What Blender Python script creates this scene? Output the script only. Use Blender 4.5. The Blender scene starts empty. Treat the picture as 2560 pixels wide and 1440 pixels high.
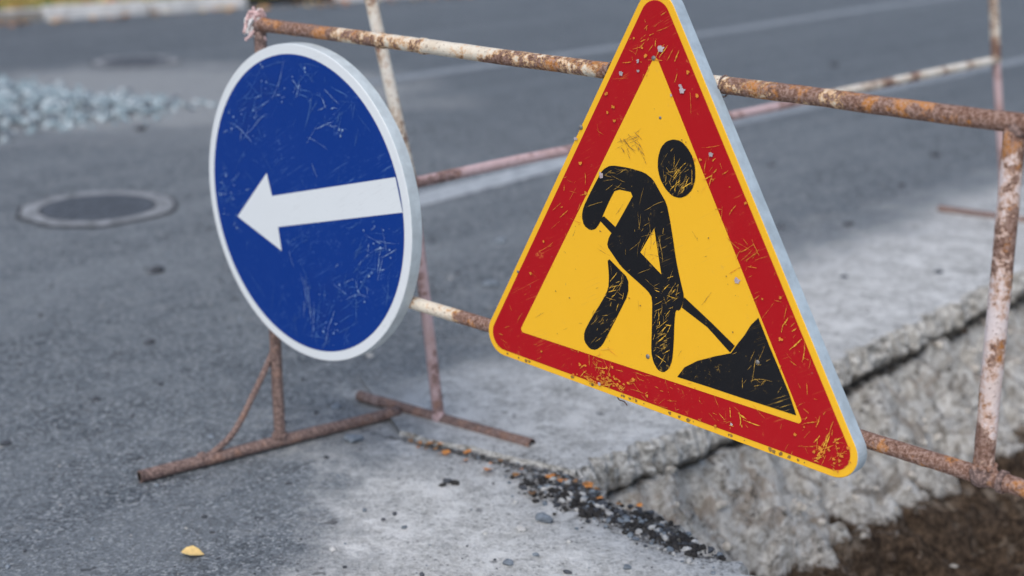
import bpy, bmesh, math, random
from mathutils import Vector, noise
from mathutils.geometry import tessellate_polygon
random.seed(7)
D=bpy.data; SC=bpy.context.scene

# ------------------------------------------------------------------ helpers
def link(ob):
    SC.collection.objects.link(ob); return ob
def mesh_obj(name, verts, faces, mat=None, smooth=False, parent=None):
    me=D.meshes.new(name); me.from_pydata([tuple(v) for v in verts],[],faces); me.update()
    if mat:
        for m in (mat if isinstance(mat,list) else [mat]): me.materials.append(m)
    if smooth: me.polygons.foreach_set('use_smooth',[True]*len(me.polygons))
    ob=D.objects.new(name,me); link(ob)
    if parent: ob.parent=parent
    return ob
def empty(name,loc=(0,0,0)):
    o=D.objects.new(name,None); o.location=loc; return link(o)

class NT:
    def __init__(s,name):
        s.mat=D.materials.new(name); s.mat.use_nodes=True
        s.t=s.mat.node_tree; s.n=s.t.nodes; s.l=s.t.links
        s.b=s.n['Principled BSDF']
        s.pos=s.n.new('ShaderNodeNewGeometry').outputs['Position']
    def put(s,sock,v):
        if isinstance(v,bpy.types.NodeSocket): s.l.new(v,sock)
        else:
            if hasattr(sock,'default_value'):
                if sock.type=='RGBA' and len(v)==3: v=(*v,1)
                sock.default_value=v
    def m(s,op,a,b=0.,c=0.,clamp=False):
        n=s.n.new('ShaderNodeMath'); n.operation=op; n.use_clamp=clamp
        s.put(n.inputs[0],a); s.put(n.inputs[1],b); s.put(n.inputs[2],c); return n.outputs[0]
    def noise(s,scale,detail=4,rough=.6,dist=0,vec=None,off=(0,0,0),sc=(1,1,1)):
        mp=s.n.new('ShaderNodeMapping'); s.put(mp.inputs[0],vec or s.pos); mp.inputs['Location'].default_value=off; mp.inputs['Scale'].default_value=sc
        n=s.n.new('ShaderNodeTexNoise'); s.l.new(mp.outputs[0],n.inputs['Vector'])
        n.inputs['Scale'].default_value=scale; n.inputs['Detail'].default_value=min(detail,5)
        n.inputs['Roughness'].default_value=rough; n.inputs['Distortion'].default_value=dist
        return n.outputs[0]
    def vor(s,scale,feature='F1',out='Distance',vec=None):
        n=s.n.new('ShaderNodeTexVoronoi'); n.feature=feature; s.put(n.inputs['Vector'],vec or s.pos)
        n.inputs['Scale'].default_value=scale; return n.outputs[out]
    def red(s,col):
        n=s.n.new('ShaderNodeSeparateColor'); s.l.new(col,n.inputs[0]); return n.outputs[0]
    def ss(s,v,a,b,lo=0.,hi=1.):
        n=s.n.new('ShaderNodeMapRange'); n.interpolation_type='SMOOTHSTEP'
        s.put(n.inputs[0],v); n.inputs[1].default_value=a; n.inputs[2].default_value=b
        n.inputs[3].default_value=lo; n.inputs[4].default_value=hi; return n.outputs[0]
    def mix(s,f,a,b,mode='MIX'):
        n=s.n.new('ShaderNodeMix'); n.data_type='RGBA'; n.blend_type=mode
        s.put(n.inputs[0],f); s.put(n.inputs[6],a); s.put(n.inputs[7],b); return n.outputs[2]
    def dot(s,v,off=0.):
        n=s.n.new('ShaderNodeVectorMath'); n.operation='DOT_PRODUCT'
        s.l.new(s.pos,n.inputs[0]); n.inputs[1].default_value=v
        return s.m('ADD',n.outputs['Value'],off)
    def ell(s,cx,cy,dx,dy,hl,hw,wob):
        a=s.m('DIVIDE',s.dot((dx,dy,0),-(cx*dx+cy*dy)),hl); b=s.m('DIVIDE',s.dot((-dy,dx,0),(cx*dy-cy*dx)),hw)
        return s.m('ADD',s.m('SQRT',s.m('ADD',s.m('MULTIPLY',a,a),s.m('MULTIPLY',b,b))),wob)
    def attr(s,name):
        n=s.n.new('ShaderNodeAttribute'); n.attribute_name=name; return n
    def fin(s,col,rough=.8,bump=None,dist=.002,strength=1.,spec=.3,metal=0.):
        s.put(s.b.inputs['Base Color'],col); s.put(s.b.inputs['Roughness'],rough)
        s.b.inputs['Specular IOR Level'].default_value=spec; s.put(s.b.inputs['Metallic'],metal)
        if bump is not None:
            b=s.n.new('ShaderNodeBump'); b.inputs['Strength'].default_value=strength; b.inputs['Distance'].default_value=dist
            s.l.new(bump,b.inputs['Height']); s.l.new(b.outputs[0],s.b.inputs['Normal'])
        return s.mat

# ------------------------------------------------------------------ materials
CX,CY=.159,3.347           # corner of the concrete slab beside the trench
def mat_ground():
    k=NT('asphalt_and_concrete')
    a=k.dot((.69,.724,0),-(CX*.69+CY*.724)); b=k.dot((-.724,.69,0),(CX*.724-CY*.69))
    x=k.dot((1,0,0)); y=k.dot((0,1,0))
    n1=k.noise(2.2,5,.65); n2=k.noise(9,5,.75,off=(3,1,0)); fine=k.noise(110,3,.85); grit=k.red(k.vor(150,out='Color')); grit2=k.red(k.vor(70,out='Color'))
    mid=k.noise(38,5,.82)
    wob=k.m('ADD',k.m('MULTIPLY',k.m('SUBTRACT',n1,.5),.9),k.m('MULTIPLY',k.m('SUBTRACT',n2,.5),.5))
    # asphalt
    asp=k.mix(k.ss(fine,.34,.66),(.072,.087,.103),(.28,.31,.335))
    asp=k.mix(k.ss(grit,.74,.95,0,.9),asp,(.50,.52,.53))
    asp=k.mix(k.ss(grit,.28,.05,0,.85),asp,(.03,.034,.04))
    asp=k.mix(k.ss(grit2,.86,.97,0,.65),asp,(.05,.054,.06))
    asp=k.mix(k.ss(n1,.35,.7,0,.4),asp,(.28,.305,.325))
    asp=k.mix(k.ss(n2,.5,.72,0,.5),asp,(.39,.405,.41))
    asp=k.mix(k.ss(n2,.47,.3,0,.4),asp,(.08,.09,.10))
    mp=k.n.new('ShaderNodeMapping'); mp.inputs['Rotation'].default_value=(0,0,-math.radians(47)); k.l.new(k.pos,mp.inputs[0])
    st=k.noise(1,4,.6,vec=mp.outputs[0],sc=(.25,3,1))
    asp=k.mix(k.ss(st,.42,.65,0,.35),asp,(.33,.355,.37))
    asp=k.mix(k.ss(k.m('ADD',y,k.m('MULTIPLY',wob,2)),6.5,10.5,0,.45),asp,(.105,.127,.148))
    r=k.ell(-2.2,9.2,1,0,1.8,1.5,k.m('MULTIPLY',wob,1.1))
    asp=k.mix(k.ss(r,1.15,.6,0,.75),asp,(.43,.44,.44))
    # concrete
    con=k.mix(k.ss(mid,.32,.64),(.47,.465,.44),(.78,.775,.75))
    con=k.mix(k.ss(fine,.3,.6,.45,0),con,(.2,.2,.195))
    con=k.mix(k.ss(grit,.85,1,0,.65),con,(.13,.13,.13))
    con=k.mix(k.ss(n2,.46,.64,0,.8),con,(.82,.815,.79))
    con=k.mix(k.ss(k.noise(5,5,.8,off=(9,2,0)),.55,.66,0,.5),con,(.27,.265,.25))
    cd=k.noise(6,4,.6,off=(2,2,2))
    bb=k.m('ADD',b,wob); aa=k.m('ADD',a,k.m('MULTIPLY',wob,.25))
    m1=k.m('MULTIPLY',k.ss(bb,1.0,.5),k.ss(aa,-.12,-.02))
    m2=k.m('MULTIPLY',k.ss(k.m('ADD',x,wob),-.62,-.20),k.ss(k.m('ADD',a,k.m('MULTIPLY',wob,.2)),.12,.0))
    mk=k.m('MAXIMUM',m1,k.m('MULTIPLY',m2,.97))
    mk=k.m('MULTIPLY',mk,k.ss(n2,.22,.42,.6,1))
    col=k.mix(mk,asp,con)
    ck=k.ss(k.m('ABSOLUTE',k.m('SUBTRACT',k.noise(1.6,5,.62,.6,off=(4,1,0)),.5)),.0022,.0008)
    col=k.mix(k.m('MULTIPLY',ck,k.ss(cd,.45,.6,0,.6)),col,(.05,.05,.055))
    sp=k.noise(16,3,.5,off=(1,8,0)); col=k.mix(k.ss(sp,.67,.72,0,.65),col,(.05,.05,.055))
    w2=k.m('MULTIPLY',k.m('SUBTRACT',mid,.5),3.)
    e1=k.ell(.17,3.225,.62,-.785,.26,.08,w2); e2=k.ell(-.08,3.46,.867,-.5,.32,.020,w2); e3=k.ell(.33,3.06,.62,-.785,.22,.085,w2)
    sm=k.m('MAXIMUM',k.m('MAXIMUM',k.ss(e1,1.15,.5),k.ss(e3,1.15,.5)),k.ss(e2,1.2,.5,0,.9))
    col=k.mix(k.m('MULTIPLY',sm,.9),col,k.mix(k.ss(fine,.4,.66),(.016,.015,.014),(.15,.13,.11)))
    h=k.m('ADD',k.m('MULTIPLY',fine,k.ss(mk,0,1,1,.6)),k.m('MULTIPLY',mid,1.))
    return k.fin(col,.9,h,.012,1,.22)

def mat_terrain():
    k=NT('trench_soil'); at=k.attr('soil_and_shade').outputs['Color']
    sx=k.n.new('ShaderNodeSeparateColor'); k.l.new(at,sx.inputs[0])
    n1=k.noise(6,5,.75,.8); n2=k.noise(36,5,.84); n3=k.noise(13,5,.78,1.2,off=(2,7,1)); n4=k.noise(70,4,.8,off=(5,0,0))
    w=k.mix(k.ss(n2,.36,.60),(.42,.385,.33),(.88,.86,.81))
    w=k.mix(k.ss(n1,.54,.63,0,.75),w,(.42,.34,.265))
    w=k.mix(k.ss(n1,.44,.38,0,.75),w,(.24,.205,.17))
    w=k.mix(k.ss(n3,.565,.62,0,.85),w,(.09,.08,.068))
    w=k.mix(k.ss(n4,.58,.66,0,.45),w,(.16,.145,.125))
    br=k.mix(k.ss(n2,.38,.68),(.038,.027,.020),(.20,.138,.092))
    br=k.mix(k.ss(n1,.53,.66,0,.65),br,(.40,.33,.26))
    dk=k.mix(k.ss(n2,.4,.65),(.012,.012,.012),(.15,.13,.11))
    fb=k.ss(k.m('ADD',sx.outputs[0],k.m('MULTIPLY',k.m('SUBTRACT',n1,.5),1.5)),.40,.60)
    fd=k.ss(k.m('ADD',sx.outputs[1],k.m('MULTIPLY',k.m('SUBTRACT',n2,.5),1.3)),.42,.6)  # green channel: dark crumbs, plus the painted shade along the slab
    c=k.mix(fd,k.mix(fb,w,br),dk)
    h=k.m('ADD',n3,k.m('MULTIPLY',n2,.6))
    return k.fin(c,.95,h,.04,1,.1)

def mat_slabside():
    k=NT('broken_concrete'); n2=k.noise(60,5,.8); n1=k.noise(14,5,.75)
    c=k.mix(k.ss(n2,.37,.6),(.36,.335,.295),(.84,.82,.77)); c=k.mix(k.ss(n1,.55,.64,0,.7),c,(.20,.18,.15))
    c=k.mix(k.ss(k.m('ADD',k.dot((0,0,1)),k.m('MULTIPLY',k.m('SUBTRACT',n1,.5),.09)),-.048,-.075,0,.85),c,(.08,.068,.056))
    return k.fin(c,.95,n2,.014,1,.1)

def mat_rust(name,paint,amt,rust=(.19,.10,.07),orange=(.54,.22,.05),sc=1.,edge=(.64,.31,.09),bands=False):
    k=NT(name)
    n1=k.noise(6*sc,2,.5,off=(.3,.1,0)); n2=k.noise(45,5,.8); n3=k.noise(16,5,.7,off=(3,3,3)); n4=k.noise(150,3,.78)
    f=k.m('ADD',k.m('MULTIPLY',n1,1.1),k.m('MULTIPLY',n2,.9))
    lo=1.0-(amt-.5)*.45
    if bands:   # paint survives better on some stretches of the rail
        s_=k.dot((.722,-.692,0),.61*.722+3.525*.692)
        b1=k.m('MULTIPLY',k.ss(s_,.24,.32),k.ss(s_,.80,.66)); b2=k.m('MULTIPLY',k.ss(s_,1.28,1.36),k.ss(s_,1.62,1.50))
        f=k.m('ADD',f,k.m('ADD',k.m('MULTIPLY',k.m('MAXIMUM',b1,b2),-.19),.055))
    mask=k.ss(f,lo-.02,lo+.02)
    r=k.mix(k.ss(n3,.51,.60,0,.85),rust,orange); r=k.mix(k.ss(n4,.43,.63,0,.65),r,(.43,.30,.25)); r=k.mix(k.ss(n4,.44,.32,0,.75),r,(.05,.03,.022))
    p=k.mix(k.ss(n3,.45,.65,0,.5),paint,(paint[0]*.82,paint[1]*.74,paint[2]*.66))
    p=k.mix(k.ss(f,lo-.13,lo-.01,0,.75),p,edge)
    p=k.mix(k.ss(n4,.60,.66,0,.85),p,rust)
    c=k.mix(mask,p,r)
    h=k.m('ADD',k.m('MULTIPLY',mask,-.7),k.m('MULTIPLY',n4,.9))
    return k.fin(c,k.ss(mask,0,1,.5,.9),h,.002,.9,.35)

def mat_sign(name,base,wear,amt=.5,rough=.45,dirt=(.25,.2,.12),dk=.5):
    k=NT(name)
    n1=k.noise(4,4,.6); n2=k.noise(28,5,.85); c=base
    c=k.mix(k.ss(n1,.35,.7,0,.14),c,tuple(min(1,v*1.15+.008) for v in base))
    sp=k.m('MULTIPLY',k.ss(n2,.61,.69),k.ss(k.noise(6,3,.6,off=(2,9,4)),.46,.62))
    sp2=k.m('MULTIPLY',k.ss(k.noise(70,5,.85,off=(4,4,1)),.59,.67),k.ss(k.noise(4,3,.6,off=(5,1,4)),.48,.64))
    mp=k.n.new('ShaderNodeMapping'); mp.inputs['Rotation'].default_value=(0,math.radians(38),math.radians(43.8)); k.l.new(k.pos,mp.inputs[0])
    st=k.m('MULTIPLY',k.ss(k.noise(1,3,.7,vec=mp.outputs[0],sc=(14,14,420)),.60,.68),k.ss(k.noise(7,3,.6,off=(6,1,2)),.50,.62))
    c=k.mix(k.m('MULTIPLY',k.m('MAXIMUM',st,k.m('MAXIMUM',sp,k.m('MULTIPLY',sp2,.8))),amt),c,wear)
    c=k.mix(k.ss(k.noise(90,4,.7),.69,.75,0,dk),c,dirt)
    return k.fin(c,k.ss(n2,.3,.7,rough-.06,rough+.12),n2,.0004,.3,.25)
def mat_plain(name,col,rough=.6,var=.3,scale=30,bumpd=.001,spec=.3,metal=0):
    k=NT(name); n=k.noise(scale,4,.7)
    c=k.mix(k.ss(n,.3,.7),tuple(v*(1-var) for v in col),tuple(min(1,v*(1+var*.6)) for v in col))
    return k.fin(c,rough,n,bumpd,.6,spec,metal)

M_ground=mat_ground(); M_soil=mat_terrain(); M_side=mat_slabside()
M_rustA=mat_rust('rusty_white_paint',(.78,.70,.57),.62,bands=True)
M_rustB=mat_rust('rusty_pink_paint',(.74,.64,.62),.38,edge=(.54,.30,.18))
M_rustP=mat_rust('faded_pink_paint',(.62,.45,.45),.26,rust=(.24,.15,.14),orange=(.34,.17,.12),edge=(.46,.28,.25))
M_rustW=mat_rust('faded_white_paint',(.78,.73,.64),.24,orange=(.36,.17,.09),edge=(.52,.36,.24))
M_foot=mat_rust('brown_rust',(.40,.31,.29),.80,rust=(.15,.10,.09),orange=(.25,.14,.10),edge=(.25,.16,.13))
M_hole=mat_plain('pipe_inside',(.02,.016,.014),.9)

# ------------------------------------------------------------------ ground with trench opening
slabA=[(CX,CY),(.224,3.434),(.333,3.520),(.496,3.662),(.74,3.915),(.982,4.171),(1.347,4.57),(1.692,4.969),(2.1,5.40),(2.7,6.02),(3.6,6.97)]
edgeB=[(CX,CY),(.213,3.242),(.276,3.181),(.337,3.12),(.387,3.057),(.429,2.957),(.492,2.9),(.542,2.826),(.70,2.6),(.98,2.2),(1.3,1.6),(1.6,1.0)]
def resample(pts,step,amp,seed,dirn):
    out=[]
    for i in range(len(pts)-1):
        p,q=Vector(pts[i]),Vector(pts[i+1]); n=max(1,int((q-p).length/step))
        for j in range(n):
            v=p.lerp(q,j/n)
            w=noise.noise(Vector((v.x*9,v.y*9,seed)))*amp+noise.noise(Vector((v.x*38,v.y*38,seed+9)))*amp*.75
            if i==0 and j==0: w=0
            out.append((v.x+dirn[0]*w,v.y+dirn[1]*w))
    out.append(tuple(pts[-1])); return out
LA=resample(slabA,.010,.036,1.0,(.724,-.69))
LB=resample(edgeB,.010,.070,5.0,(.8,.6))
hole=LA[::-1][:-1]+LB+[(3.4,1.0),(4.6,2.4),(4.6,6.2)]
outer=[(-160,-60),(160,-60),(160,260),(-160,260)]
polys=[[Vector((x,y,0)) for x,y in outer],[Vector((x,y,0)) for x,y in hole]]
tris=tessellate_polygon(polys); allv=[v for p in polys for v in p]
fs=[]
for t in tris:
    a,b,c=[allv[i] for i in t]
    fs.append(t if (b-a).cross(c-a).z>0 else (t[0],t[2],t[1]))
mesh_obj('ground',allv,fs,M_ground)

# concrete slab: slightly raised, broken face towards the trench
back=[(3.6-.724*.95,6.97+.69*.95),(2.0-.55,5.3+.63),(.9-.55,4.1+.62),(-.45,4.05)]
crack=[(-.298,3.61),(-.2,3.545),(-.1,3.50),(-.02,3.445),(.07,3.405)]
LC=resample(crack+[(CX,CY)],.02,.012,3.,(.5,.86))[:-1]
def zt(x,y):
    b=-(x-CX)*.724+(y-CY)*.69
    return max(.004,.018-.015*max(0,b)/.7)
top=[(x,y,zt(x,y)) for x,y in LA]+[(x,y,.005) for x,y in back]+[(x,y,.013) for x,y in LC]
nA=len(LA)
bm=bmesh.new(); tv=[bm.verts.new(p) for p in top]
tt=tessellate_polygon([[Vector((p[0],p[1],0)) for p in top]])
for t in tt:
    try: 
        f=bm.faces.new([tv[i] for i in t]); f.normal_update()
        if f.normal.z<0: f.normal_flip()
    except ValueError: pass
def skirt(bm,row,levels,outd,mi,seed):
    prev=row
    for li,(dz,off) in enumerate(levels):
        cur=[]
        for v in row:
            w=noise.noise(Vector((v.co.x*20,v.co.y*20,li*.9+seed)))+.6*noise.noise(Vector((v.co.x*60,v.co.y*60,li*1.7+seed)))
            cur.append(bm.verts.new((v.co.x+outd[0]*(off+w*.015),v.co.y+outd[1]*(off+w*.015),dz+w*.007)))
        for i in range(len(row)-1):
            f=bm.faces.new([prev[i],prev[i+1],cur[i+1],cur[i]]); f.material_index=mi; f.smooth=False
        prev=cur
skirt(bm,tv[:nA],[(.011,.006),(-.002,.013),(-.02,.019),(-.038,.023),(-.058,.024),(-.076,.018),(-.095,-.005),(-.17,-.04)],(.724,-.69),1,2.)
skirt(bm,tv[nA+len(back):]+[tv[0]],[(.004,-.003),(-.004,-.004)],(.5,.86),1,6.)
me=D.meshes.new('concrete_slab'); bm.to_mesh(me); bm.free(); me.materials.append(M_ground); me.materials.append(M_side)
link(D.objects.new('concrete_slab',me))

# broken pavement edge on the near side of the trench
bm=bmesh.new(); row=[bm.verts.new((x,y,.0005)) for x,y in LB]
skirt(bm,row,[(-.006,.006),(-.02,.012),(-.035,.014),(-.055,.008),(-.09,-.005),(-.2,-.02)],(.8,.6),0,8.)
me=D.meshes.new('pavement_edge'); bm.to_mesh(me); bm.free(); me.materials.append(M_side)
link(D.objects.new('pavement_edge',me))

# trench terrain
import numpy as np
def seg_d(P,A,B):
    AB=B-A; t=np.clip(((P-A)@AB)/(AB@AB+1e-12),0,1); return np.linalg.norm(P-(A+t[:,None]*AB),axis=1)
def terr(x0,x1,y0,y1,st):
    nx=int((x1-x0)/st);ny=int((y1-y0)/st)
    X,Y=np.meshgrid(x0+np.arange(nx)*st,y0+np.arange(ny)*st); P=np.stack([X.ravel(),Y.ravel()],1)
    def polyd(pts):
        d=np.full(len(P),9.); pts=np.array(pts)
        for i in range(len(pts)-1): d=np.minimum(d,seg_d(P,pts[i],pts[i+1]))
        return d
    return nx,ny,P,polyd(slabA),polyd(edgeB),polyd([(1.6,1.0),(3.4,1.0),(4.6,2.4),(4.6,6.2),(3.6,6.97)])
nx,ny,P,dA,dB,dO=terr(.05,4.75,.85,7.1,.015)
ins=np.zeros(len(P),bool); cl=slabA[::-1][:-1]+edgeB+[(3.4,1.0),(4.6,2.4),(4.6,6.2)]
for i in range(len(cl)):
    (ax,ay),(bx,by)=cl[i],cl[(i+1)%len(cl)]
    c=((ay>P[:,1])!=(by>P[:,1])); xi=(bx-ax)*(P[:,1]-ay)/((by-ay) if by!=ay else 1e-9)+ax
    ins^=(c&(P[:,0]<xi))
zs=[];soil_and_shade=[]
for i in range(len(P)):
    x,y=P[i]; a=dA[i];b=dB[i];o=dO[i]
    if not ins[i]:
        d=min(a,b,o)
        zs.append(-.10-.3*d if d<.1 else -.2); soil_and_shade.append((0,1 if b<a else .6,0,1)); continue
    v=Vector((x,y,0))
    far=x>2.6 or y<2.
    za=-.085-.80*a; zb=-.05-1.0*b; zo=-.02-1.0*o
    z=max(za,zb,zo,-.46)
    if far: n=noise.fractal(v*5,1.,2.,3)*.08
    else:
        q=v+Vector((noise.noise(v*7),noise.noise(v*7+Vector((5,5,5))),0))*.06
        rg=1-abs(noise.noise(q*7))*2; rg2=1-abs(noise.noise(q*19+Vector((1,2,3))))*2
        ch2=noise.voronoi(q*22)[0]; ch1=noise.voronoi(q*9+Vector((2,0,0)))[0]
        n=noise.fractal(v*4,1.,2.,4)*.085+(rg-.5)*.055+(rg2-.5)*.032+(.4-ch2[0])*.030+(.4-ch1[0])*.045+noise.noise(v*55)*.016-.01
    amp=min(1,min(a,b,o)/.08+.3)
    z=z+n*amp-.015
    zs.append(min(z,-.02))
    bw=(-z-.35)/.13+.44+noise.noise(v*2.5)*.4
    if z>-.3: bw-=.1
    bw+=max(0,(a-.30))*1.0
    if x>1.3: bw+=.5*max(0,1-a/.18)
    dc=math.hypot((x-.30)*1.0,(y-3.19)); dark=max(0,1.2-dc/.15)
    dark=max(dark,(1-a/.05)*.7*(1 if x>.6 else .4))  # shade below the slab edge, painted into the ground colour as a dark strip
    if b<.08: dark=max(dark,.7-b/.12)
    soil_and_shade.append((max(0,min(1,bw)),max(0,min(1,dark)),0,1))
vv=[(P[i][0],P[i][1],zs[i]) for i in range(len(P))]
keep=ins|(np.minimum(dA,dB)<.07)
ff=[(j*nx+i,j*nx+i+1,(j+1)*nx+i+1,(j+1)*nx+i) for j in range(ny-1) for i in range(nx-1) if keep[j*nx+i] and keep[(j+1)*nx+i+1] and keep[j*nx+i+1] and keep[(j+1)*nx+i]]
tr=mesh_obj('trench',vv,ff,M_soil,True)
ca=tr.data.color_attributes.new('soil_and_shade','FLOAT_COLOR','POINT')
ca.data.foreach_set('color',[c for s in soil_and_shade for c in s])

# ------------------------------------------------------------------ stones / debris
def stone(bm,x,y,z,r,mi=0,flat=.6,sub=1):
    res=bmesh.ops.create_icosphere(bm,subdivisions=sub,radius=r)
    sx,sy=random.uniform(.75,1.3),random.uniform(.7,1.1); ang=random.random()*6.28; sd=random.random()*50
    for v in res['verts']:
        c=v.co*(1+.55*noise.noise(v.co/r*1.1+Vector((sd,0,0))))
        c=Vector((c.x*sx,c.y*sy,c.z*flat)); 
        v.co=Vector((c.x*math.cos(ang)-c.y*math.sin(ang)+x,c.x*math.sin(ang)+c.y*math.cos(ang)+y,c.z+z+r*flat*.45))
    for f in {f for v in res['verts'] for f in v.link_faces}: f.material_index=mi
def bm_obj(bm,name,mats,parent=None):
    me=D.meshes.new(name); bm.to_mesh(me); bm.free()
    for m in mats: me.materials.append(m)
    o=link(D.objects.new(name,me)); 
    if parent:o.parent=parent
    return o
S1=mat_plain('stone_dark',(.075,.08,.09),.85,.5,60); S2=mat_plain('stone_blue_grey',(.20,.23,.26),.8,.4,60); S3=mat_plain('stone_pale',(.50,.49,.47),.85,.3,60)
S4=mat_plain('dark_crumb',(.04,.037,.035),.9,.5,80)
big=[(-.048,5.6,.034,1),(-.079,4.993,.027,1),(-1.313,5.173,.034,0),(-1.145,4.369,.018,0),(-.418,3.578,.024,1),(.075,3.099,.023,1),(1.103,5.823,.02,0),(1.39,5.856,.026,0),(1.278,7.044,.022,0),(-2.061,7.998,.035,0),(2.306,10.47,.04,0),(2.152,7.286,.028,0),(-.158,3.312,.012,0),(-.009,2.881,.013,1),(.28,2.997,.010,1),(.023,3.047,.014,2),(1.202,5.069,.024,0),(1.564,5.12,.032,0),(-1.329,3.551,.014,0),(-.492,3.809,.015,1),(-.437,4.244,.014,2),(-1.179,3.87,.014,0),(-.14,3.30,.014,3),(-.17,3.29,.009,3),(.35,2.95,.011,1),(.25,2.86,.012,1),(.12,2.84,.009,0),
(-.2,5.15,.012,0),(.05,5.3,.010,1),(-.35,4.7,.012,1),(-.1,4.5,.009,0),(.9,5.4,.014,0),(1.3,5.5,.012,1),(1.7,5.6,.016,0),(-.6,5.0,.013,0),(-.9,4.6,.011,1),(1.0,6.4,.02,0),(1.8,6.6,.02,0),(.3,6.1,.016,0),(-.55,3.3,.008,0),(-.8,3.6,.009,1),(-.3,3.1,.007,0),(-.95,3.0,.007,1),(-.4,2.95,.008,2)]
bm=bmesh.new()
for x,y,r,mi in big: stone(bm,x,y,0,r,mi,.45,2)
def inside_hole(x,y):
    c=False
    for i in range(len(cl)):
        (ax,ay),(bx,by)=cl[i],cl[(i+1)%len(cl)]
        if (ay>y)!=(by>y) and x<(bx-ax)*(y-ay)/(by-ay)+ax: c=not c
    return c
for i in range(1100):
    y=2.2+5*random.random()**1.5; x=random.uniform(-.42*y-.2,.42*y+.2)
    if inside_hole(x,y): continue
    stone(bm,x,y,0,random.choice([.002,.002,.003,.003,.004,.004,.006,.008]),random.choice([0,0,1,1,2]),.6,1)
for i in range(420):
    t=random.random()**.7; x=-.298+t*.5; y=3.61-t*.30+random.gauss(0,.008+.03*t)-.012
    if not inside_hole(x,y): stone(bm,x,y,0.,random.uniform(.001,.0035)*(1+t*.6),random.choice([3,3,0,1,2]),.6,1)
for i in range(1200):
    t=random.random(); x=.04+t*.40+random.gauss(0,.032); y=3.34-t*.38+random.gauss(0,.032)-.025
    if not inside_hole(x,y): stone(bm,x,y,0.,random.choice([.0015,.002,.003,.003,.004,.006,.010]),random.choice([3,3,3,3,0,1,2]),.7,1)
bm_obj(bm,'loose_stones',[S1,S2,S3,S4])
bm=bmesh.new()
SW=mat_plain('clay_lump',(.50,.465,.41),.95,.5,50,.004); SB=mat_plain('soil_lump',(.10,.072,.052),.95,.5,50,.004)
idx=np.nonzero(ins)[0]
vis=[i for i in idx if P[i][0]<2.4 and P[i][1]>2.2]
for i in random.sample(vis,900):
    x,y=P[i]; br=soil_and_shade[i][0]>.5 or soil_and_shade[i][1]>.45
    stone(bm,x,y,zs[i]-.007,random.choice([.004,.005,.007,.009,.012,.018]),1 if (br and random.random()<.95) else 0,.75,1)
bm_obj(bm,'soil_clods',[SW,SB])

# gravel heap
gp=[(-4.8,10.1),(-3.3,9.65),(-2.6,9.2),(-1.93,8.75),(-2.16,8.3),(-2.47,8.1),(-2.8,7.85),(-3.6,7.4),(-4.8,7.2)]
def gd(x,y):
    c=False;d=9
    for i in range(len(gp)):
        (ax,ay),(bx,by)=gp[i],gp[(i+1)%len(gp)]
        if (ay>y)!=(by>y) and x<(bx-ax)*(y-ay)/(by-ay)+ax: c=not c
        A=Vector((ax,ay));B=Vector((bx,by));q=Vector((x,y));t=max(0,min(1,(q-A).dot(B-A)/(B-A).length_squared)); d=min(d,(q-A.lerp(B,t)).length)
    return d if c else -d
bm=bmesh.new()
for i in range(7000):
    x=random.uniform(-4.8,-1.5);y=random.uniform(7.0,10.4); d=gd(x,y)
    if d<-.35 or (d<.12 and random.random()>.30+d*1.2): continue
    stone(bm,x,y,min(.06,max(0,d)*.14)*(random.uniform(.7,1)),random.uniform(.013,.026),random.choice([0,1,1,1,2]),.8,1)
G2=mat_plain('crushed_stone',(.32,.40,.43),.85,.3,40); G3=mat_plain('crushed_stone_pale',(.55,.62,.64),.85,.3,40)
bm_obj(bm,'gravel_heap',[S2,G2,G3])

# ------------------------------------------------------------------ leaves
LY=mat_plain('leaf_yellow',(.85,.60,.24),.6,.2,60); LO=mat_plain('leaf_orange',(.70,.28,.07),.6,.35,60); LG=mat_plain('leaf_brown',(.32,.17,.07),.7,.3,60)
def leaf(bm,x,y,z,s,mi,ang=None):
    ang=random.random()*6.28 if ang is None else ang; w=random.uniform(.45,.7); cup=random.uniform(.1,.5)
    pts=[(-.5,0),(-.3,.3),(0,.45),(.3,.28),(.55,0),(.3,-.28),(0,-.45),(-.3,-.3)]
    ring=[]
    tl=random.uniform(-.25,.25)
    for a,b in pts:
        b*=w*1.6; px=a*s;py=b*s;pz=(abs(b)*cup+a*tl)*s+.25*s*.3
        ring.append(bm.verts.new((x+px*math.cos(ang)-py*math.sin(ang),y+px*math.sin(ang)+py*math.cos(ang),z+pz+.003)))
    c=bm.verts.new((x,y,z+.003+.06*s))
    for i in range(8):
        f=bm.faces.new([ring[i],ring[(i+1)%8],c]); f.material_index=mi; f.smooth=True
bm=bmesh.new(); leaf(bm,-.707,2.919,0,.048,0,.1)
for x,y in [(.186,3.281),(.21,3.205),(.048,3.23),(.255,3.17),(.01,3.336),(.118,3.305),(.312,3.265),(-.06,3.37),(-.12,3.43),(-.17,3.48)]:
    leaf(bm,x,y,.002 if not inside_hole(x,y) else -.045,random.uniform(.018,.032),random.choice([1,1,2]))
for i in range(34):
    t=random.random(); x=-.298+t*.55+random.gauss(0,.015); y=3.61-t*.36+random.gauss(0,.02)-.02
    leaf(bm,x,y,.004 if not inside_hole(x,y) else -.045,random.uniform(.008,.02),random.choice([1,1,2,2]))
bm_obj(bm,'fallen_leaves',[LY,LO,LG])

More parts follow.
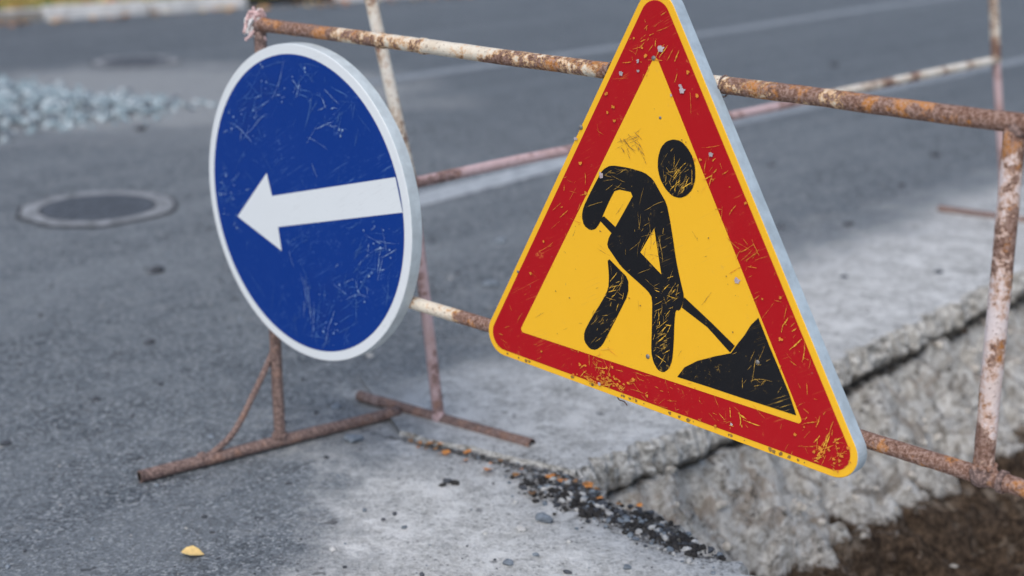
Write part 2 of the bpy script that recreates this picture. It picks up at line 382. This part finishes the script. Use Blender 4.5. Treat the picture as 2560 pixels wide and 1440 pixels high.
# ------------------------------------------------------------------ manholes
MI=mat_plain('cast_iron',(.085,.095,.11),.75,.35,30,.003,.4); MC=mat_plain('manhole_collar',(.27,.28,.29),.85,.5,14,.003)
MD=mat_plain('dark_joint',(.07,.075,.08),.9,.4,12)
def manhole(x,y,r):
    e=empty('manhole_cover',(x,y,0))
    def ring(name,r0,r1,z,mat,n=64,wob=0):
        vs=[];fs=[]
        for i in range(n):
            a=i*2*math.pi/n; w=1+wob*noise.noise(Vector((math.cos(a)*2,math.sin(a)*2,x)))
            vs+= [(r0*math.cos(a),r0*math.sin(a),z),(r1*w*math.cos(a),r1*w*math.sin(a),z)]
        for i in range(n): j=(i+1)%n; fs.append((2*i,2*i+1,2*j+1,2*j))
        mesh_obj(name,vs,fs,mat,parent=e)
    ring('joint',r*.80,r*1.0,.003,MD,wob=.08); ring('collar',r*.72,r*.945,.007,MC,wob=.08); ring('gap',r*.67,r*.73,.005,MD)
    bm=bmesh.new(); res=bmesh.ops.create_cone(bm,cap_ends=True,segments=64,radius1=r*.69,radius2=r*.68,depth=.012)
    for v in res['verts']: v.co.z+=.002
    for i in range(-6,7):
        for j in range(-6,7):
            px,py=i*r*.1,j*r*.1
            if math.hypot(px,py)<r*.6:
                q=bmesh.ops.create_cube(bm,size=1)
                for v in q['verts']: v.co=Vector((v.co.x*r*.05+px,v.co.y*r*.05+py,v.co.z*.003+.0085))
    bm_obj(bm,'lid',[MI],e)
manhole(-1.794,6.156,.345); manhole(-2.743,10.67,.33)

# ------------------------------------------------------------------ road markings
def mat_mark(name,c1,c2,lo,hi):
    k=NT(name); n=k.noise(14,5,.8); n2=k.noise(90,4,.7)
    f=k.ss(k.m('ADD',n,k.m('MULTIPLY',n2,.4)),lo,hi)
    return k.fin(k.mix(f,c1,c2),.8,n2,.003,.5)
MM=mat_mark('worn_road_paint',(.50,.53,.545),(.27,.29,.31),.5,.85); MM2=mat_mark('faded_road_paint',(.34,.365,.385),(.17,.19,.21),.5,.85)
def marking(pts,w,mt):
    vs=[];fs=[]
    for i,(x,y) in enumerate(pts):
        j=min(i,len(pts)-2); d=(Vector(pts[j+1])-Vector(pts[j])).normalized(); n_=Vector((-d.y,d.x))*w/2
        vs+=[(x+n_.x,y+n_.y,.004),(x-n_.x,y-n_.y,.004)]
    for i in range(len(pts)-1): fs.append((2*i,2*i+1,2*i+3,2*i+2))
    mesh_obj('road_marking',vs,fs,mt)
marking([(-.62,6.08),(-.442,6.28),(.281,7.15),(.9,7.85)],.19,MM)
marking([(.95,7.9),(1.4,8.35),(3.4,10.4),(9,16.0)],.15,MM2)
marking([(-1.6,8.95),(-.66,9.98),(.61,11.25),(1.6,12.3),(3.63,14.5),(9,20.)],.18,MM2)

# ------------------------------------------------------------------ kerb, verge, wall
MK=mat_plain('whitewashed_kerb',(.74,.73,.71),.85,.3,8,.004)
kd=Vector((.826,.564)); kn=Vector((-.564,.826))
def boxw(bm,o,d,n,l,w,z0,z1,mi=0):
    vs=[]
    for z in (z0,z1):
        for a,b in ((0,0),(l,0),(l,w),(0,w)): p=o+d*a+n*b; vs.append(bm.verts.new((p.x,p.y,z)))
    for f in ((0,1,5,4),(1,2,6,5),(2,3,7,6),(3,0,4,7),(4,5,6,7),(3,2,1,0)):
        q=bm.faces.new([vs[i] for i in f]); q.material_index=mi
bm=bmesh.new(); K0=Vector((-4.21,13.32))
for i in range(-12,14):
    if i==2: continue
    boxw(bm,K0+kd*(i*1.0)+kn*random.uniform(-.01,.01),kd,kn,.97,.15,-.05,.11+random.uniform(-.008,.008),0 if (i>=0) else 1)
bmesh.ops.bevel(bm,geom=list(bm.edges),offset=.012,segments=2,affect='EDGES')
MK2=mat_plain('dusty_kerb',(.30,.28,.25),.9,.3,8,.004)
bm_obj(bm,'kerb',[MK,MK2])
def mat_grass():
    k=NT('verge_soil'); n=k.noise(3,5,.7); n2=k.noise(25,5,.7)
    c=k.mix(k.ss(n,.4,.6),(.15,.19,.05),(.38,.27,.09)); c=k.mix(k.ss(n2,.5,.7,0,.7),c,(.55,.36,.10)); return k.fin(c,.95,n2,.02)
vs=[];fs=[]
o=K0+kn*.15
for i in range(61):
    for j in range(13):
        p=o+kd*(-12+i*.5)+kn*(j*.8); z=.07+.03*noise.noise(Vector((p.x,p.y,0)))+ (0.02*j if j else 0)
        vs.append((p.x,p.y,z))
for i in range(60):
    for j in range(12): q=i*13+j; fs.append((q,q+13,q+14,q+1))
mesh_obj('grass_verge',vs,fs,mat_grass(),True)
bm=bmesh.new()
for i in range(6000):
    a=random.uniform(-4,9); b=random.uniform(.02,2.6); p=o+kd*a+kn*b
    h=random.uniform(.03,.09); w=.010; t=random.random()*6.28; dx,dy=math.cos(t)*w,math.sin(t)*w
    v=[bm.verts.new((p.x-dx,p.y-dy,.07)),bm.verts.new((p.x+dx,p.y+dy,.07)),bm.verts.new((p.x+random.gauss(0,.02),p.y+random.gauss(0,.02),.08+h))]
    bm.faces.new(v).material_index=random.choice([0,0,1])
bm_obj(bm,'grass',[mat_plain('grass_blade',(.16,.26,.05),.7,.3,5),mat_plain('dry_grass',(.42,.36,.12),.8,.3,5)])
bm=bmesh.new()
for i in range(1500):
    a=random.uniform(-4,8); b=random.uniform(-.5,2.4) if random.random()<.9 else random.uniform(-.5,.1); p=o+kd*a+kn*b
    leaf(bm,p.x,p.y,.10 if b>0 else .0,random.uniform(.05,.10),random.choice([0,0,1,1,2]))
bm_obj(bm,'leaf_litter',[LY,LO,LG])
bm=bmesh.new(); boxw(bm,Vector((-9.5,11.6)),kd,kn,7.4,.25,0,.9); boxw(bm,Vector((-9.53,11.56)),kd,kn,7.46,.33,.9,.98,1)
bm_obj(bm,'brick_wall',[mat_plain('dark_red_paint',(.20,.035,.03),.8,.3,10),mat_plain('wall_coping',(.35,.33,.3),.8,.2,10)])

# ------------------------------------------------------------------ pipe barriers
def tube(bm,a,b,r,mi=0,segs=20,rings=None,open_ends=(False,False),wob=.05):
    a=Vector(a);b=Vector(b);d=b-a;L=d.length;d.normalize()
    up=Vector((0,0,1)) if abs(d.z)<.9 else Vector((1,0,0)); u=d.cross(up).normalized(); w=d.cross(u).normalized()
    n=rings or max(2,int(L/.025)); rr=[]
    for i in range(n+1):
        t=i/n; c=a+d*L*t
        if n>10: c=c+Vector((noise.noise(c*2.3),noise.noise(c*2.3+Vector((7,0,0))),noise.noise(c*2.3+Vector((0,7,0)))))*.004*math.sin(math.pi*t)
        row=[]
        for j in range(segs):
            an=j*2*math.pi/segs; q=u*math.cos(an)+w*math.sin(an)
            k=1+wob*noise.noise((c+q*r)*30)+.02*noise.noise((c+q*r)*120)
            row.append(bm.verts.new(c+q*r*k))
        rr.append(row)
    for i in range(n):
        for j in range(segs):
            f=bm.faces.new([rr[i][j],rr[i][(j+1)%segs],rr[i+1][(j+1)%segs],rr[i+1][j]]); f.material_index=mi; f.smooth=True
    for e_,(row,sgn) in enumerate(((rr[0],1),(rr[-1],-1))):
        if open_ends[e_]:
            c=a if e_==0 else b
            inn=[bm.verts.new(c+(v.co-c)*.82) for v in row]; dp=[bm.verts.new(c+(v.co-c)*.82+d*sgn*.05) for v in row]
            for j in range(segs):
                k=(j+1)%segs
                bm.faces.new([row[j],row[k],inn[k],inn[j]]).material_index=mi
                f=bm.faces.new([inn[j],inn[k],dp[k],dp[j]]); f.material_index=4
            bm.faces.new(dp).material_index=4
        else: bm.faces.new(row if e_ else row[::-1]).material_index=mi
def blob(bm,p,r,mi,k=.18):
    res=bmesh.ops.create_icosphere(bm,subdivisions=3,radius=r)
    for v in res['verts']:
        v.co=v.co*(1+k*noise.noise(v.co*130+Vector(p)*9))+Vector(p)
    for f in {f for v in res['verts'] for f in v.link_faces}: f.material_index=mi; f.smooth=True
def curve_tube(bm,pts,r,mi,ribs=0):
    P3=[Vector(p) for p in pts]; path=[]
    for i in range(len(P3)-1):
        p0=P3[max(i-1,0)];p1=P3[i];p2=P3[i+1];p3=P3[min(i+2,len(P3)-1)]
        for j in range(14):
            t=j/14; path.append(.5*((2*p1)+(p2-p0)*t+(2*p0-5*p1+4*p2-p3)*t*t+(3*p1-p0-3*p2+p3)*t**3))
    path.append(P3[-1]); segs=10; prev=None
    for i,c in enumerate(path):
        d=(path[min(i+1,len(path)-1)]-path[max(i-1,0)]).normalized(); u=d.cross(Vector((.3,.9,.1))).normalized(); w=d.cross(u)
        rad=r*(1+(.22 if (ribs and i%2) else 0))
        row=[bm.verts.new(c+(u*math.cos(j*2*math.pi/segs)+w*math.sin(j*2*math.pi/segs))*rad) for j in range(segs)]
        if prev:
            for j in range(segs):
                f=bm.faces.new([prev[j],prev[(j+1)%segs],row[(j+1)%segs],row[j]]); f.material_index=mi; f.smooth=True
        prev=row
mats=[M_rustA,M_rustB,M_rustP,M_foot,M_hole,M_rustW]
e=Vector((.722,-.692,0)); nn=Vector((-.692,-.722,0)); O=Vector((-.61,3.525,0))-nn*.008
def BP(s,z,off=0): p=O+e*s+nn*off; return Vector((p.x,p.y,z))
W=1.909; R=.0158; W2=2.40
bm=bmesh.new()
tube(bm,BP(-.02,1.093),BP(W2,1.097),R,0,24)
tube(bm,BP(.0,.510),BP(W2,.510),R*.95,0,24)
tube(bm,BP(0,.02),BP(0,1.085),R*.95,3,24)
tube(bm,BP(W,.505),BP(W-.004,1.09),R*1.08,1,24)
tube(bm,BP(W2,.02),BP(W2,1.09),R*1.08,1,24)
fd=Vector((.812,.583,0)); 
f0=BP(0,.0165); tube(bm,f0-fd*.385,f0+fd*.36,R*.98,3,24,open_ends=(True,True))
f1=BP(W2,.0165); tube(bm,f1-fd*.37,f1+fd*.0,R*.98,3,24,open_ends=(True,True))
for s,z,r in ((.0,.507,.019),(W,1.088,.018),(W,.512,.022),(0,.03,.019),(W2,.03,.021),(0,1.09,.019)): blob(bm,BP(s,z),r,3)
for q in range(9):
    a=q*.7; blob(bm,BP(W+math.cos(a)*.019,.525+math.sin(q)*.005,math.sin(a)*.014),.006,0)
    blob(bm,Vector(BP(0,.036))+Vector((math.cos(a)*.016,math.sin(a)*.016,0)),.0055,3)
for s in (.44,.575,.02): tube(bm,BP(s-.006,1.0935),BP(s+.006,1.0935),R*1.12,0,24,rings=3)
tube(bm,BP(1.66,.51),BP(1.672,.51),R*1.15,3,24,rings=3)
tube(bm,BP(W+.03,.51),BP(W+.04,.51),R*1.2,3,24,rings=3)
b0=BP(0,.245)+Vector((-.016,-.005,0)); b1=f0-fd*.22+Vector((0,0,.012))
curve_tube(bm,[b0+Vector((.012,0,.03)),b0,b0.lerp(b1,.3)+Vector((.01,0,-.016)),b0.lerp(b1,.6)+Vector((.01,0,-.04)),b0.lerp(b1,.85)+Vector((0,0,-.03)),b1],.0075,3,1)
blob(bm,b1,.013,3)
bar=bm_obj(bm,'pipe_barrier',mats)
TP=mat_plain('faded_pink_tape',(.72,.50,.48),.7,.35,80,.002); TW=mat_plain('white_tape',(.78,.76,.74),.7,.2,80,.002)
bm=bmesh.new()
for k in range(18):
    base=BP(-.005,1.105); pts=[base+Vector((random.uniform(-.035,.02),random.uniform(-.02,.02),random.uniform(-.05,.03))) for q in range(4)]
    curve_tube(bm,pts,random.uniform(.0015,.0035),0 if k%3 else 1)
for k in range(8): 
    p=BP(-.005,1.105)+Vector((random.gauss(-.006,.013),random.gauss(0,.010),random.gauss(.003,.012)))
    blob(bm,p,random.uniform(.006,.010),random.choice([0,0,1]),.5)
blob(bm,BP(-.035,.985),.012,1,.5); blob(bm,BP(-.02,.975),.010,1,.5)
bm_obj(bm,'tape_knot',[TP,TW])

# back barrier
bm=bmesh.new()
l0=Vector((-.198,3.690,.0165)); l1=Vector((-.265,3.75,.655)); lt=Vector((-.398,3.82,1.30))
r0=Vector((2.066,5.924,.0165)); r1=Vector((1.958,5.92,.676)); rt=Vector((1.872,5.92,1.30))
R2=.0150
tube(bm,l0,l1,R2*1.05,2,20); tube(bm,l1,lt,R2*1.12,5,20); tube(bm,r0,r1,R2*1.1,2,20); tube(bm,r1,rt,R2*1.3,5,20)
mid=l1.lerp(r1,.62)
tube(bm,l1,mid,R2,2,20); tube(bm,mid,r1,R2*1.15,5,20)
tube(bm,lt,rt,R2,5,20)
fdl=Vector((.807,-.590,0)); tube(bm,l0-fdl*.29,l0+fdl*.31,R2*1.05,3,20,open_ends=(True,True))
fdr=Vector((.82,-.572,0)); tube(bm,r0-fdr*.29,r0+fdr*.2,R2*1.05,3,20,open_ends=(True,True))
for p,r,mi in ((l0,.02,2),(l1,.0175,2),(r0,.02,2),(r1,.020,5),(lt,.019,5),(rt,.019,5)): blob(bm,p+Vector((0,0,.006 if p.z<.1 else 0)),r,mi)
bm_obj(bm,'pipe_barrier.001',mats)

# ------------------------------------------------------------------ signs
OS=Vector((-.61,3.525,0))
def SP(s,z,off): p=OS+e*s+nn*off; return (p.x,p.y,z)
def rounded(pts,r,n=14):
    out=[];N=len(pts)
    for i in range(N):
        p=Vector(pts[i]);a=(Vector(pts[i-1])-p).normalized();b=(Vector(pts[(i+1)%N])-p).normalized()
        ang=math.acos(max(-1,min(1,a.dot(b)))); t=r/math.tan(ang/2); c=p+(a+b).normalized()*(r/math.sin(ang/2))
        s=p+a*t;f=p+b*t; a0=math.atan2(s.y-c.y,s.x-c.x);a1=math.atan2(f.y-c.y,f.x-c.x); dlt=(a1-a0+math.pi)%(2*math.pi)-math.pi
        for j in range(n+1): q=a0+dlt*j/n; out.append((c.x+r*math.cos(q),c.y+r*math.sin(q)))
    return out
def inset(pts,d):
    out=[];N=len(pts); ar=sum(pts[i][0]*pts[(i+1)%N][1]-pts[(i+1)%N][0]*pts[i][1] for i in range(N)); sg=1 if ar>0 else -1
    for i in range(N):
        p=Vector(pts[i]);a=(p-Vector(pts[i-1])).normalized();b=(Vector(pts[(i+1)%N])-p).normalized()
        n1=Vector((-a.y,a.x))*sg;n2=Vector((-b.y,b.x))*sg; m=(n1+n2).normalized(); out.append(tuple(p+m*d/m.dot(n1)))
    return out
def flat(name,pts,off,mat,parent):
    vs=[SP(x,z,off) for x,z in pts]; tr=tessellate_polygon([[Vector((x,z,0)) for x,z in pts]])
    f=[]
    for t in tr:
        a,b,c=[Vector(vs[i]) for i in t]; f.append(t if (b-a).cross(c-a).dot(nn)>0 else (t[0],t[2],t[1]))
    return mesh_obj(name,vs,f,mat,parent=parent)
def smooth_poly(pts,it=2):
    for _ in range(it):
        q=[]
        for i in range(len(pts)):
            a,b=pts[i],pts[(i+1)%len(pts)]
            q+=[(a[0]*.8+b[0]*.2,a[1]*.8+b[1]*.2),(a[0]*.2+b[0]*.8,a[1]*.2+b[1]*.8)]
        pts=q
    return pts
def plate(name,outline,front,depth,mf,ms,parent):
    N=len(outline); cx=sum(p[0] for p in outline)/N; cz=sum(p[1] for p in outline)/N
    prof=[(.9955,0),(.9985,-.0012),(1,-.004),(1.0005,-.5*depth),(1,-depth),(.985,-depth),(.985,-.004)]
    vs=[];fs=[]
    for k,(sc,dz) in enumerate(prof):
        for x,z in outline:
            w=.0012*noise.noise(Vector((x*9,z*9,k*.1)))+.0007*noise.noise(Vector((x*40,z*40,k*.1)))
            vs.append(SP(cx+(x-cx)*(sc+w),cz+(z-cz)*(sc+w),front+dz))
    for k in range(len(prof)-1):
        for i in range(N): j=(i+1)%N; fs.append((k*N+i,k*N+j,(k+1)*N+j,(k+1)*N+i))
    nf=len(fs)
    ob=mesh_obj(name,vs,fs+[tuple(range(N)),tuple(range(6*N,7*N))],[ms,mf],parent=parent)
    ob.data.polygons[nf].material_index=1
    for i in range(N*1): ob.data.polygons[i].material_index=1
    bm=bmesh.new(); bm.from_mesh(ob.data); bmesh.ops.recalc_face_normals(bm,faces=bm.faces); bm.to_mesh(ob.data); bm.free()
    return ob
YEL=(.95,.51,.024); RED=(.44,.005,.010); BLU=(.001,.036,.24)
M_y=mat_sign('sign_yellow',YEL,(.72,.40,.07),.4,dk=.5)
M_r=mat_sign('sign_red',RED,(.75,.24,.05),.5)
M_k=mat_sign('sign_black',(.010,.010,.012),(.60,.36,.06),.75)
M_b=mat_sign('sign_blue',BLU,(.16,.30,.58),.5,dirt=(.08,.15,.36),dk=.3)
M_w=mat_sign('sign_white',(.76,.79,.80),(.5,.52,.52),.35)
M_f=mat_plain('galvanised_flange',(.44,.52,.57),.5,.18,20,.0006,.5)
M_f2=mat_plain('white_flange',(.56,.62,.64),.5,.15,20,.0006,.5)

front=.04
tri=empty('road_works_sign',(0,0,0))
T=[(.783,.478),(1.742,.443),(1.237,1.301)]
plate('plate',rounded(T,.046),front,.031,M_y,M_f,tri)
flat('red_border',rounded(inset(T,.0135),.034),front+.0006,M_r,tri)
flat('yellow_field',rounded([(.906,.5405),(1.5955,.526),(1.242,1.144)],.007),front+.0012,M_y,tri)
def mm(s): return [tuple(int(v)/1000 for v in q.split(',')) for q in s.split()]
body=mm('1143,926 1188,927 1224,924 1245,914 1261,894 1278,874 1287,844 1296,807 1304,771 1315,735 1326,704 1321,686 1316,676 1307,675 1305,655 1305,607 1303,575 1296,556 1283,545 1269,547 1258,560 1252,579 1252,627 1251,686 1241,697 1219,709 1195,721 1172,734 1154,751 1137,767 1142,786 1158,809 1178,842 1202,882 1156,882 1142,858 1129,832 1118,808 1108,795 1094,790 1078,797 1072,814 1076,833 1091,861 1111,895 1123,914')
S=[('worker_body',smooth_poly(body,1)),('worker_leg',smooth_poly(mm('1139,745 1165,729 1192,713 1193,682 1172,641 1148,596 1131,564 1115,550 1099,548 1083,561 1083,581 1101,613 1126,651 1143,682 1144,708'),1)),
('shovel_grip',mm('1115,816 1129,824 1163,805 1153,791')),('shovel_shaft',mm('1326,704 1335,699 1389,669 1443,637 1433,622 1381,658 1321,683')),
('earth_pile',mm('1316,545 1332,568 1361,588 1401,607 1435,621 1449,643 1462,661 1475,684 1490,701 1499,685 1517,653 1540,615 1563,576 1580,540 1528,541 1458,542 1386,544')),
('worker_head',smooth_poly(mm('1340,949 1341,928 1335,909 1323,896 1308,889 1291,890 1275,900 1262,916 1255,936 1255,957 1261,976 1273,989 1289,995 1306,994 1321,984 1334,968'),1))]
for i,(k,p) in enumerate(S): flat(k,p,front+.0017+i*.00005,M_k,tri)
flat('torso_gap',mm('1251,822 1271,737 1220,770'),front+.0021,M_y,tri)
def scratches(name,gen,off,mat,parent,width=(.0004,.0011),length=(.015,.09),curl=3,inside=None):
    vs=[];fs=[]
    for (x,z,ang) in gen:
        L=random.uniform(*length)*random.random()**.6; n=10; c=random.gauss(0,curl)*L; w0=random.uniform(*width); pts=[]
        if random.random()<.06: c*=5
        for i in range(n+1):
            pts.append((x,z,ang)); x+=math.cos(ang)*L/n; z+=math.sin(ang)*L/n; ang+=c/n+random.gauss(0,.06)
        if inside and not all(inside(p[0],p[1]) for p in pts): continue
        b=len(vs)
        for i,(px,pz,a) in enumerate(pts):
            w=w0*(math.sin(math.pi*(i+.4)/(n+.8))**.7)*random.uniform(.15,1.3); dx,dz=-math.sin(a)*w,math.cos(a)*w
            vs+=[SP(px+dx,pz+dz,off),SP(px-dx,pz-dz,off)]
        for i in range(n): fs.append((b+2*i,b+2*i+1,b+2*i+3,b+2*i+2))
    return mesh_obj(name,vs,fs,mat,parent=parent)
def pin(poly):
    def f(x,y):
        c=False
        for i in range(len(poly)):
            (ax,ay),(bx,by)=poly[i],poly[(i+1)%len(poly)]
            if (ay>y)!=(by>y) and x<(bx-ax)*(y-ay)/(by-ay)+ax: c=not c
        return c
    return f
M_sy=mat_plain('scratch_yellow',(.90,.50,.05),.6,.2); M_so=mat_plain('scratch_orange',(.72,.26,.03),.6,.2); M_sd=mat_plain('scratch_brown',(.30,.17,.05),.7,.2); M_sk=mat_plain('scratch_ochre',(.46,.27,.05),.7,.3)
M_sb=mat_plain('scratch_blue',(.10,.22,.50),.6,.3); M_sw=mat_plain('scratch_pale_blue',(.40,.55,.76),.6,.3); M_sg=mat_plain('chip_grey',(.50,.42,.44),.7,.3,60)
inT=pin(rounded(inset(T,.012),.03)); blk=[pin(p) for _,p in S]; inK=lambda x,z: any(f(x,z) for f in blk)
inY=pin([(.92,.55),(1.58,.535),(1.242,1.13)])
def cl_gen(cs,n,sp):
    for _ in range(n):
        cx,cz,a=random.choice(cs); yield (random.gauss(cx,sp),random.gauss(cz,sp),random.gauss(a,.45)+(math.pi if random.random()<.5 else 0))
inR=lambda x,z: inT(x,z) and not inK(x,z)
scratches('scratches_black',list(cl_gen([(1.31,.93,.9),(1.30,.91,.4),(1.29,.70,.8),(1.27,.63,1.1),(1.27,.58,.4),(1.16,.70,.7),(1.13,.60,.9),(1.24,.80,1.2),(1.16,.9,.3),(1.50,.60,.9)],300,.024)),front+.0026,M_sk,tri,(.0003,.0008),(.012,.065),2,inside=inK)
scratches('scratches_black_b',list(cl_gen([(1.31,.92,.9),(1.31,.90,.3),(1.28,.64,.9),(1.28,.70,.6),(1.29,.69,1.2),(1.16,.68,.8),(1.27,.60,.7)],80,.022)),front+.00265,M_sy,tri,(.0003,.0009),(.012,.055),2,inside=inK)
RC=[(1.10,.485,.5),(1.14,.49,-.5),(1.12,.50,1.2),(1.20,.49,.3),(1.44,.49,-.6),(1.60,.50,.8),(1.68,.48,.6),(1.65,.51,1.2),(1.55,.74,.9),(1.60,.64,-1),(1.22,1.16,.8),(1.40,.94,.3),(.86,.52,.3),(1.30,.485,.2),(1.04,.85,.9),(1.48,.82,.5)]
scratches('scratches_a',list(cl_gen(RC,260,.026)),front+.0026,M_so,tri,(.0003,.0011),(.008,.05),2,inside=inR)
scratches('scratches_a2',list(cl_gen([(1.12,.49,.7),(1.15,.485,.2),(1.44,.49,-.6),(1.67,.48,.8),(1.64,.51,1.0),(1.57,.70,1),(1.37,.95,.6),(1.24,1.15,.9)],75,.028)),front+.00262,M_sy,tri,(.0004,.0013),(.008,.05),2,inside=inR)
scratches('scratches_b',[(random.uniform(.8,1.72),random.uniform(.46,1.28),random.random()*6.28) for _ in range(280)],front+.0027,M_so,tri,(.0002,.0007),(.008,.05),2,inside=lambda x,z: inR(x,z) and not inY(x,z))
scratches('scratches_y',[(random.uniform(.95,1.55),random.uniform(.55,1.1),random.gauss(.9,.8)) for _ in range(90)],front+.0027,M_sd,tri,(.0002,.0005),(.008,.05),2,inside=lambda x,z: inY(x,z) and not inK(x,z))
scratches('scuff',[(random.gauss(1.18,.018),random.gauss(.975,.010),random.choice([-.6,.5,-.9])) for _ in range(26)],front+.0029,M_sd,tri,(.0003,.0009),(.01,.045),inside=inT)
def chips(name,pts,off,mat,parent,rr=(.003,.007)):
    vs=[];fs=[]
    for x,z in pts:
        r=random.uniform(*rr); b=len(vs); n=15; q=random.random()*9
        for i in range(n):
            a=i*2*math.pi/n; k=r*(1+.9*noise.noise(Vector((math.cos(a)*1.7,math.sin(a)*1.7,q)))); vs.append(SP(x+k*math.cos(a)*1.2,z+k*math.sin(a),off))
        fs.append(tuple(range(b,b+n)))
    mesh_obj(name,vs,fs,mat,parent=parent)
chips('paint_chips',mm('1203,1128 1204,1110 1255,1156 1301,1092 1306,1086 1054,965 1374,980 1125,481 1444,485 1281,1074 1164,1102 1442,760 1120,903'),front+.0031,M_sg,tri,(.002,.0052))
chips('orange_chips',[p for p in [(random.gauss(1.13,.04),random.gauss(.49,.012)) for _ in range(55)]+[(random.gauss(1.66,.03),random.gauss(.49,.02)) for _ in range(35)]+[(random.uniform(.85,1.7),random.uniform(.46,1.25)) for _ in range(150)] if inR(*p) and not inY(*p)],front+.003,M_so,tri,(.0008,.0034))
chips('dirt_specks',[p for p in [(random.uniform(.93,1.57),random.uniform(.55,1.1)) for _ in range(90)] if inY(*p) and not inK(*p)],front+.003,M_sd,tri,(.0005,.0015))
chips('rim_chips',[(T[0][0]+(T[1][0]-T[0][0])*t,T[0][1]+(T[1][1]-T[0][1])*t+.008) for t in [random.uniform(.08,.92) for _ in range(26)]],front+.0007,M_sd,tri,(.001,.004))
M_riv=mat_plain('rivet_steel',(.22,.21,.20),.5,.3,200,.001,.5,.3)
def rivets(pts,parent,r=.0048):
    bm=bmesh.new()
    for x,z in pts:
        res=bmesh.ops.create_uvsphere(bm,u_segments=16,v_segments=8,radius=r)
        for v in res['verts']:
            c=v.co.copy(); p=Vector(SP(x,z,front+.001))+e*c.x+Vector((0,0,c.y))+nn*(c.z*.6); v.co=p
    for f in bm.faces: f.smooth=True
    bm_obj(bm,'rivets',[M_riv],parent)
rivets(mm('1238,1136 1244,568 1493,618 1066,988'),tri); rivets(mm('1257,1030 901,668'),tri,.003)
# --- circle
circ=empty('direction_arrow_sign',(0,0,0)); C=(.200,.690)
def circle(r,n=128): return [(C[0]+r*math.cos(i*2*math.pi/n),C[1]+r*math.sin(i*2*math.pi/n)) for i in range(n)]
plate('plate',circle(.379),front,.031,M_w,M_f2,circ)
flat('blue_field',circle(.355),front+.0006,M_b,circ)
flat('arrow',mm('-64,618 65,748 82,694 531,809 552,733 100,620 110,562'),front+.0012,M_w,circ)
inC=pin(circle(.352,48))
arr=pin(mm('-68,618 65,752 86,698 560,814 560,729 104,616 110,556'))
inB=lambda x,z: inC(x,z) and not arr(x,z)
CS=[(-.02,.86,.8),(0.0,.88,.2),(.06,.98,1.2),(.18,.97,.5),(.24,.97,-.6),(.46,.66,.4),(.46,.62,1.3),(.36,.52,.8),(.30,.40,.9),(.30,.37,-.4),(.22,.44,1.4),(-.11,.66,.5),(-.10,.70,-.4),(.32,.90,.9),(.40,.55,.6)]
scratches('scratches_a',list(cl_gen(CS,180,.04)),front+.0016,M_sb,circ,(.0003,.0008),(.015,.12),2,inside=inB)
scratches('scratches_b',list(cl_gen(CS,60,.034)),front+.0017,M_sw,circ,(.0003,.0008),(.02,.11),2.5,inside=inB)
scratches('scratches_c',[(random.uniform(-.15,.55),random.uniform(.34,1.04),random.random()*6.28) for _ in range(120)],front+.0018,M_sb,circ,(.0002,.0006),(.02,.14),2,inside=inB)
scratches('scratches_long',[(.12,.62,-1.2),(.14,.57,-1.25),(.24,.80,-1.1),(.30,.52,-.5),(.10,.93,.9),(.22,.44,-.9),(.05,.90,.8),(.42,.66,-.2),(.20,.52,-1.3)],front+.0019,M_sw,circ,(.0003,.0007),(.14,.24),3,inside=inB)
chips('paint_chips',[p for p in [(c[0]+random.gauss(0,.03),c[1]+random.gauss(0,.03)) for c in CS for _ in range(6)] if inB(*p)],front+.002,M_sw,circ,(.0005,.0022))
bm=bmesh.new()
for s,z in ((1.10,1.093),(1.36,1.093),(.1,.51),(.35,.51),(1.0,.51),(1.5,.51)):
    ring=[BP(s,z)+nn*math.cos(a)*.019+Vector((0,0,math.sin(a)*.019)) for a in [i*math.pi/4 for i in range(9)]]
    curve_tube(bm,ring,.0014,0)
p=Vector(SP(1.155,.463,.025)); curve_tube(bm,[p,p+Vector((.006,0,-.012)),p+Vector((.016,0,-.016)),p+Vector((.022,0,-.024))],.0012,0)
bm_obj(bm,'binding_wire',[M_foot])

# ------------------------------------------------------------------ light, sky, camera
SC.world=D.worlds.new('World'); SC.world.use_nodes=True; wt=SC.world.node_tree
sky=wt.nodes.new('ShaderNodeTexSky'); sky.sky_type='NISHITA'; sky.sun_disc=False
el,az=math.radians(54),math.radians(200)   # azimuth clockwise from +Y
sky.sun_elevation=el; sky.sun_rotation=az; sky.dust_density=2.; sky.air_density=1.0; sky.ozone_density=1.
bg=wt.nodes['Background']; wt.links.new(sky.outputs[0],bg.inputs[0]); bg.inputs[1].default_value=.15
L=D.lights.new('sun','SUN'); L.energy=2.0; L.angle=math.radians(50); L.color=(1,.975,.94)
lo=link(D.objects.new('sun',L)); sd=Vector((math.sin(az)*math.cos(el),math.cos(az)*math.cos(el),math.sin(el)))
lo.rotation_euler=sd.to_track_quat('Z','Y').to_euler(); lo.location=(0,0,10)
cam=D.cameras.new('camera'); cam.lens=51.33; cam.sensor_width=36; cam.clip_end=1000; cam.clip_start=.05
cam.dof.use_dof=True; cam.dof.focus_distance=2.75; cam.dof.aperture_fstop=2.0
co=link(D.objects.new('camera',cam)); co.location=(0,0,1.5); co.rotation_euler=(math.radians(90-16.8),0,0)
SC.camera=co
SC.view_settings.view_transform='Standard'; SC.view_settings.look='None'; SC.view_settings.exposure=0
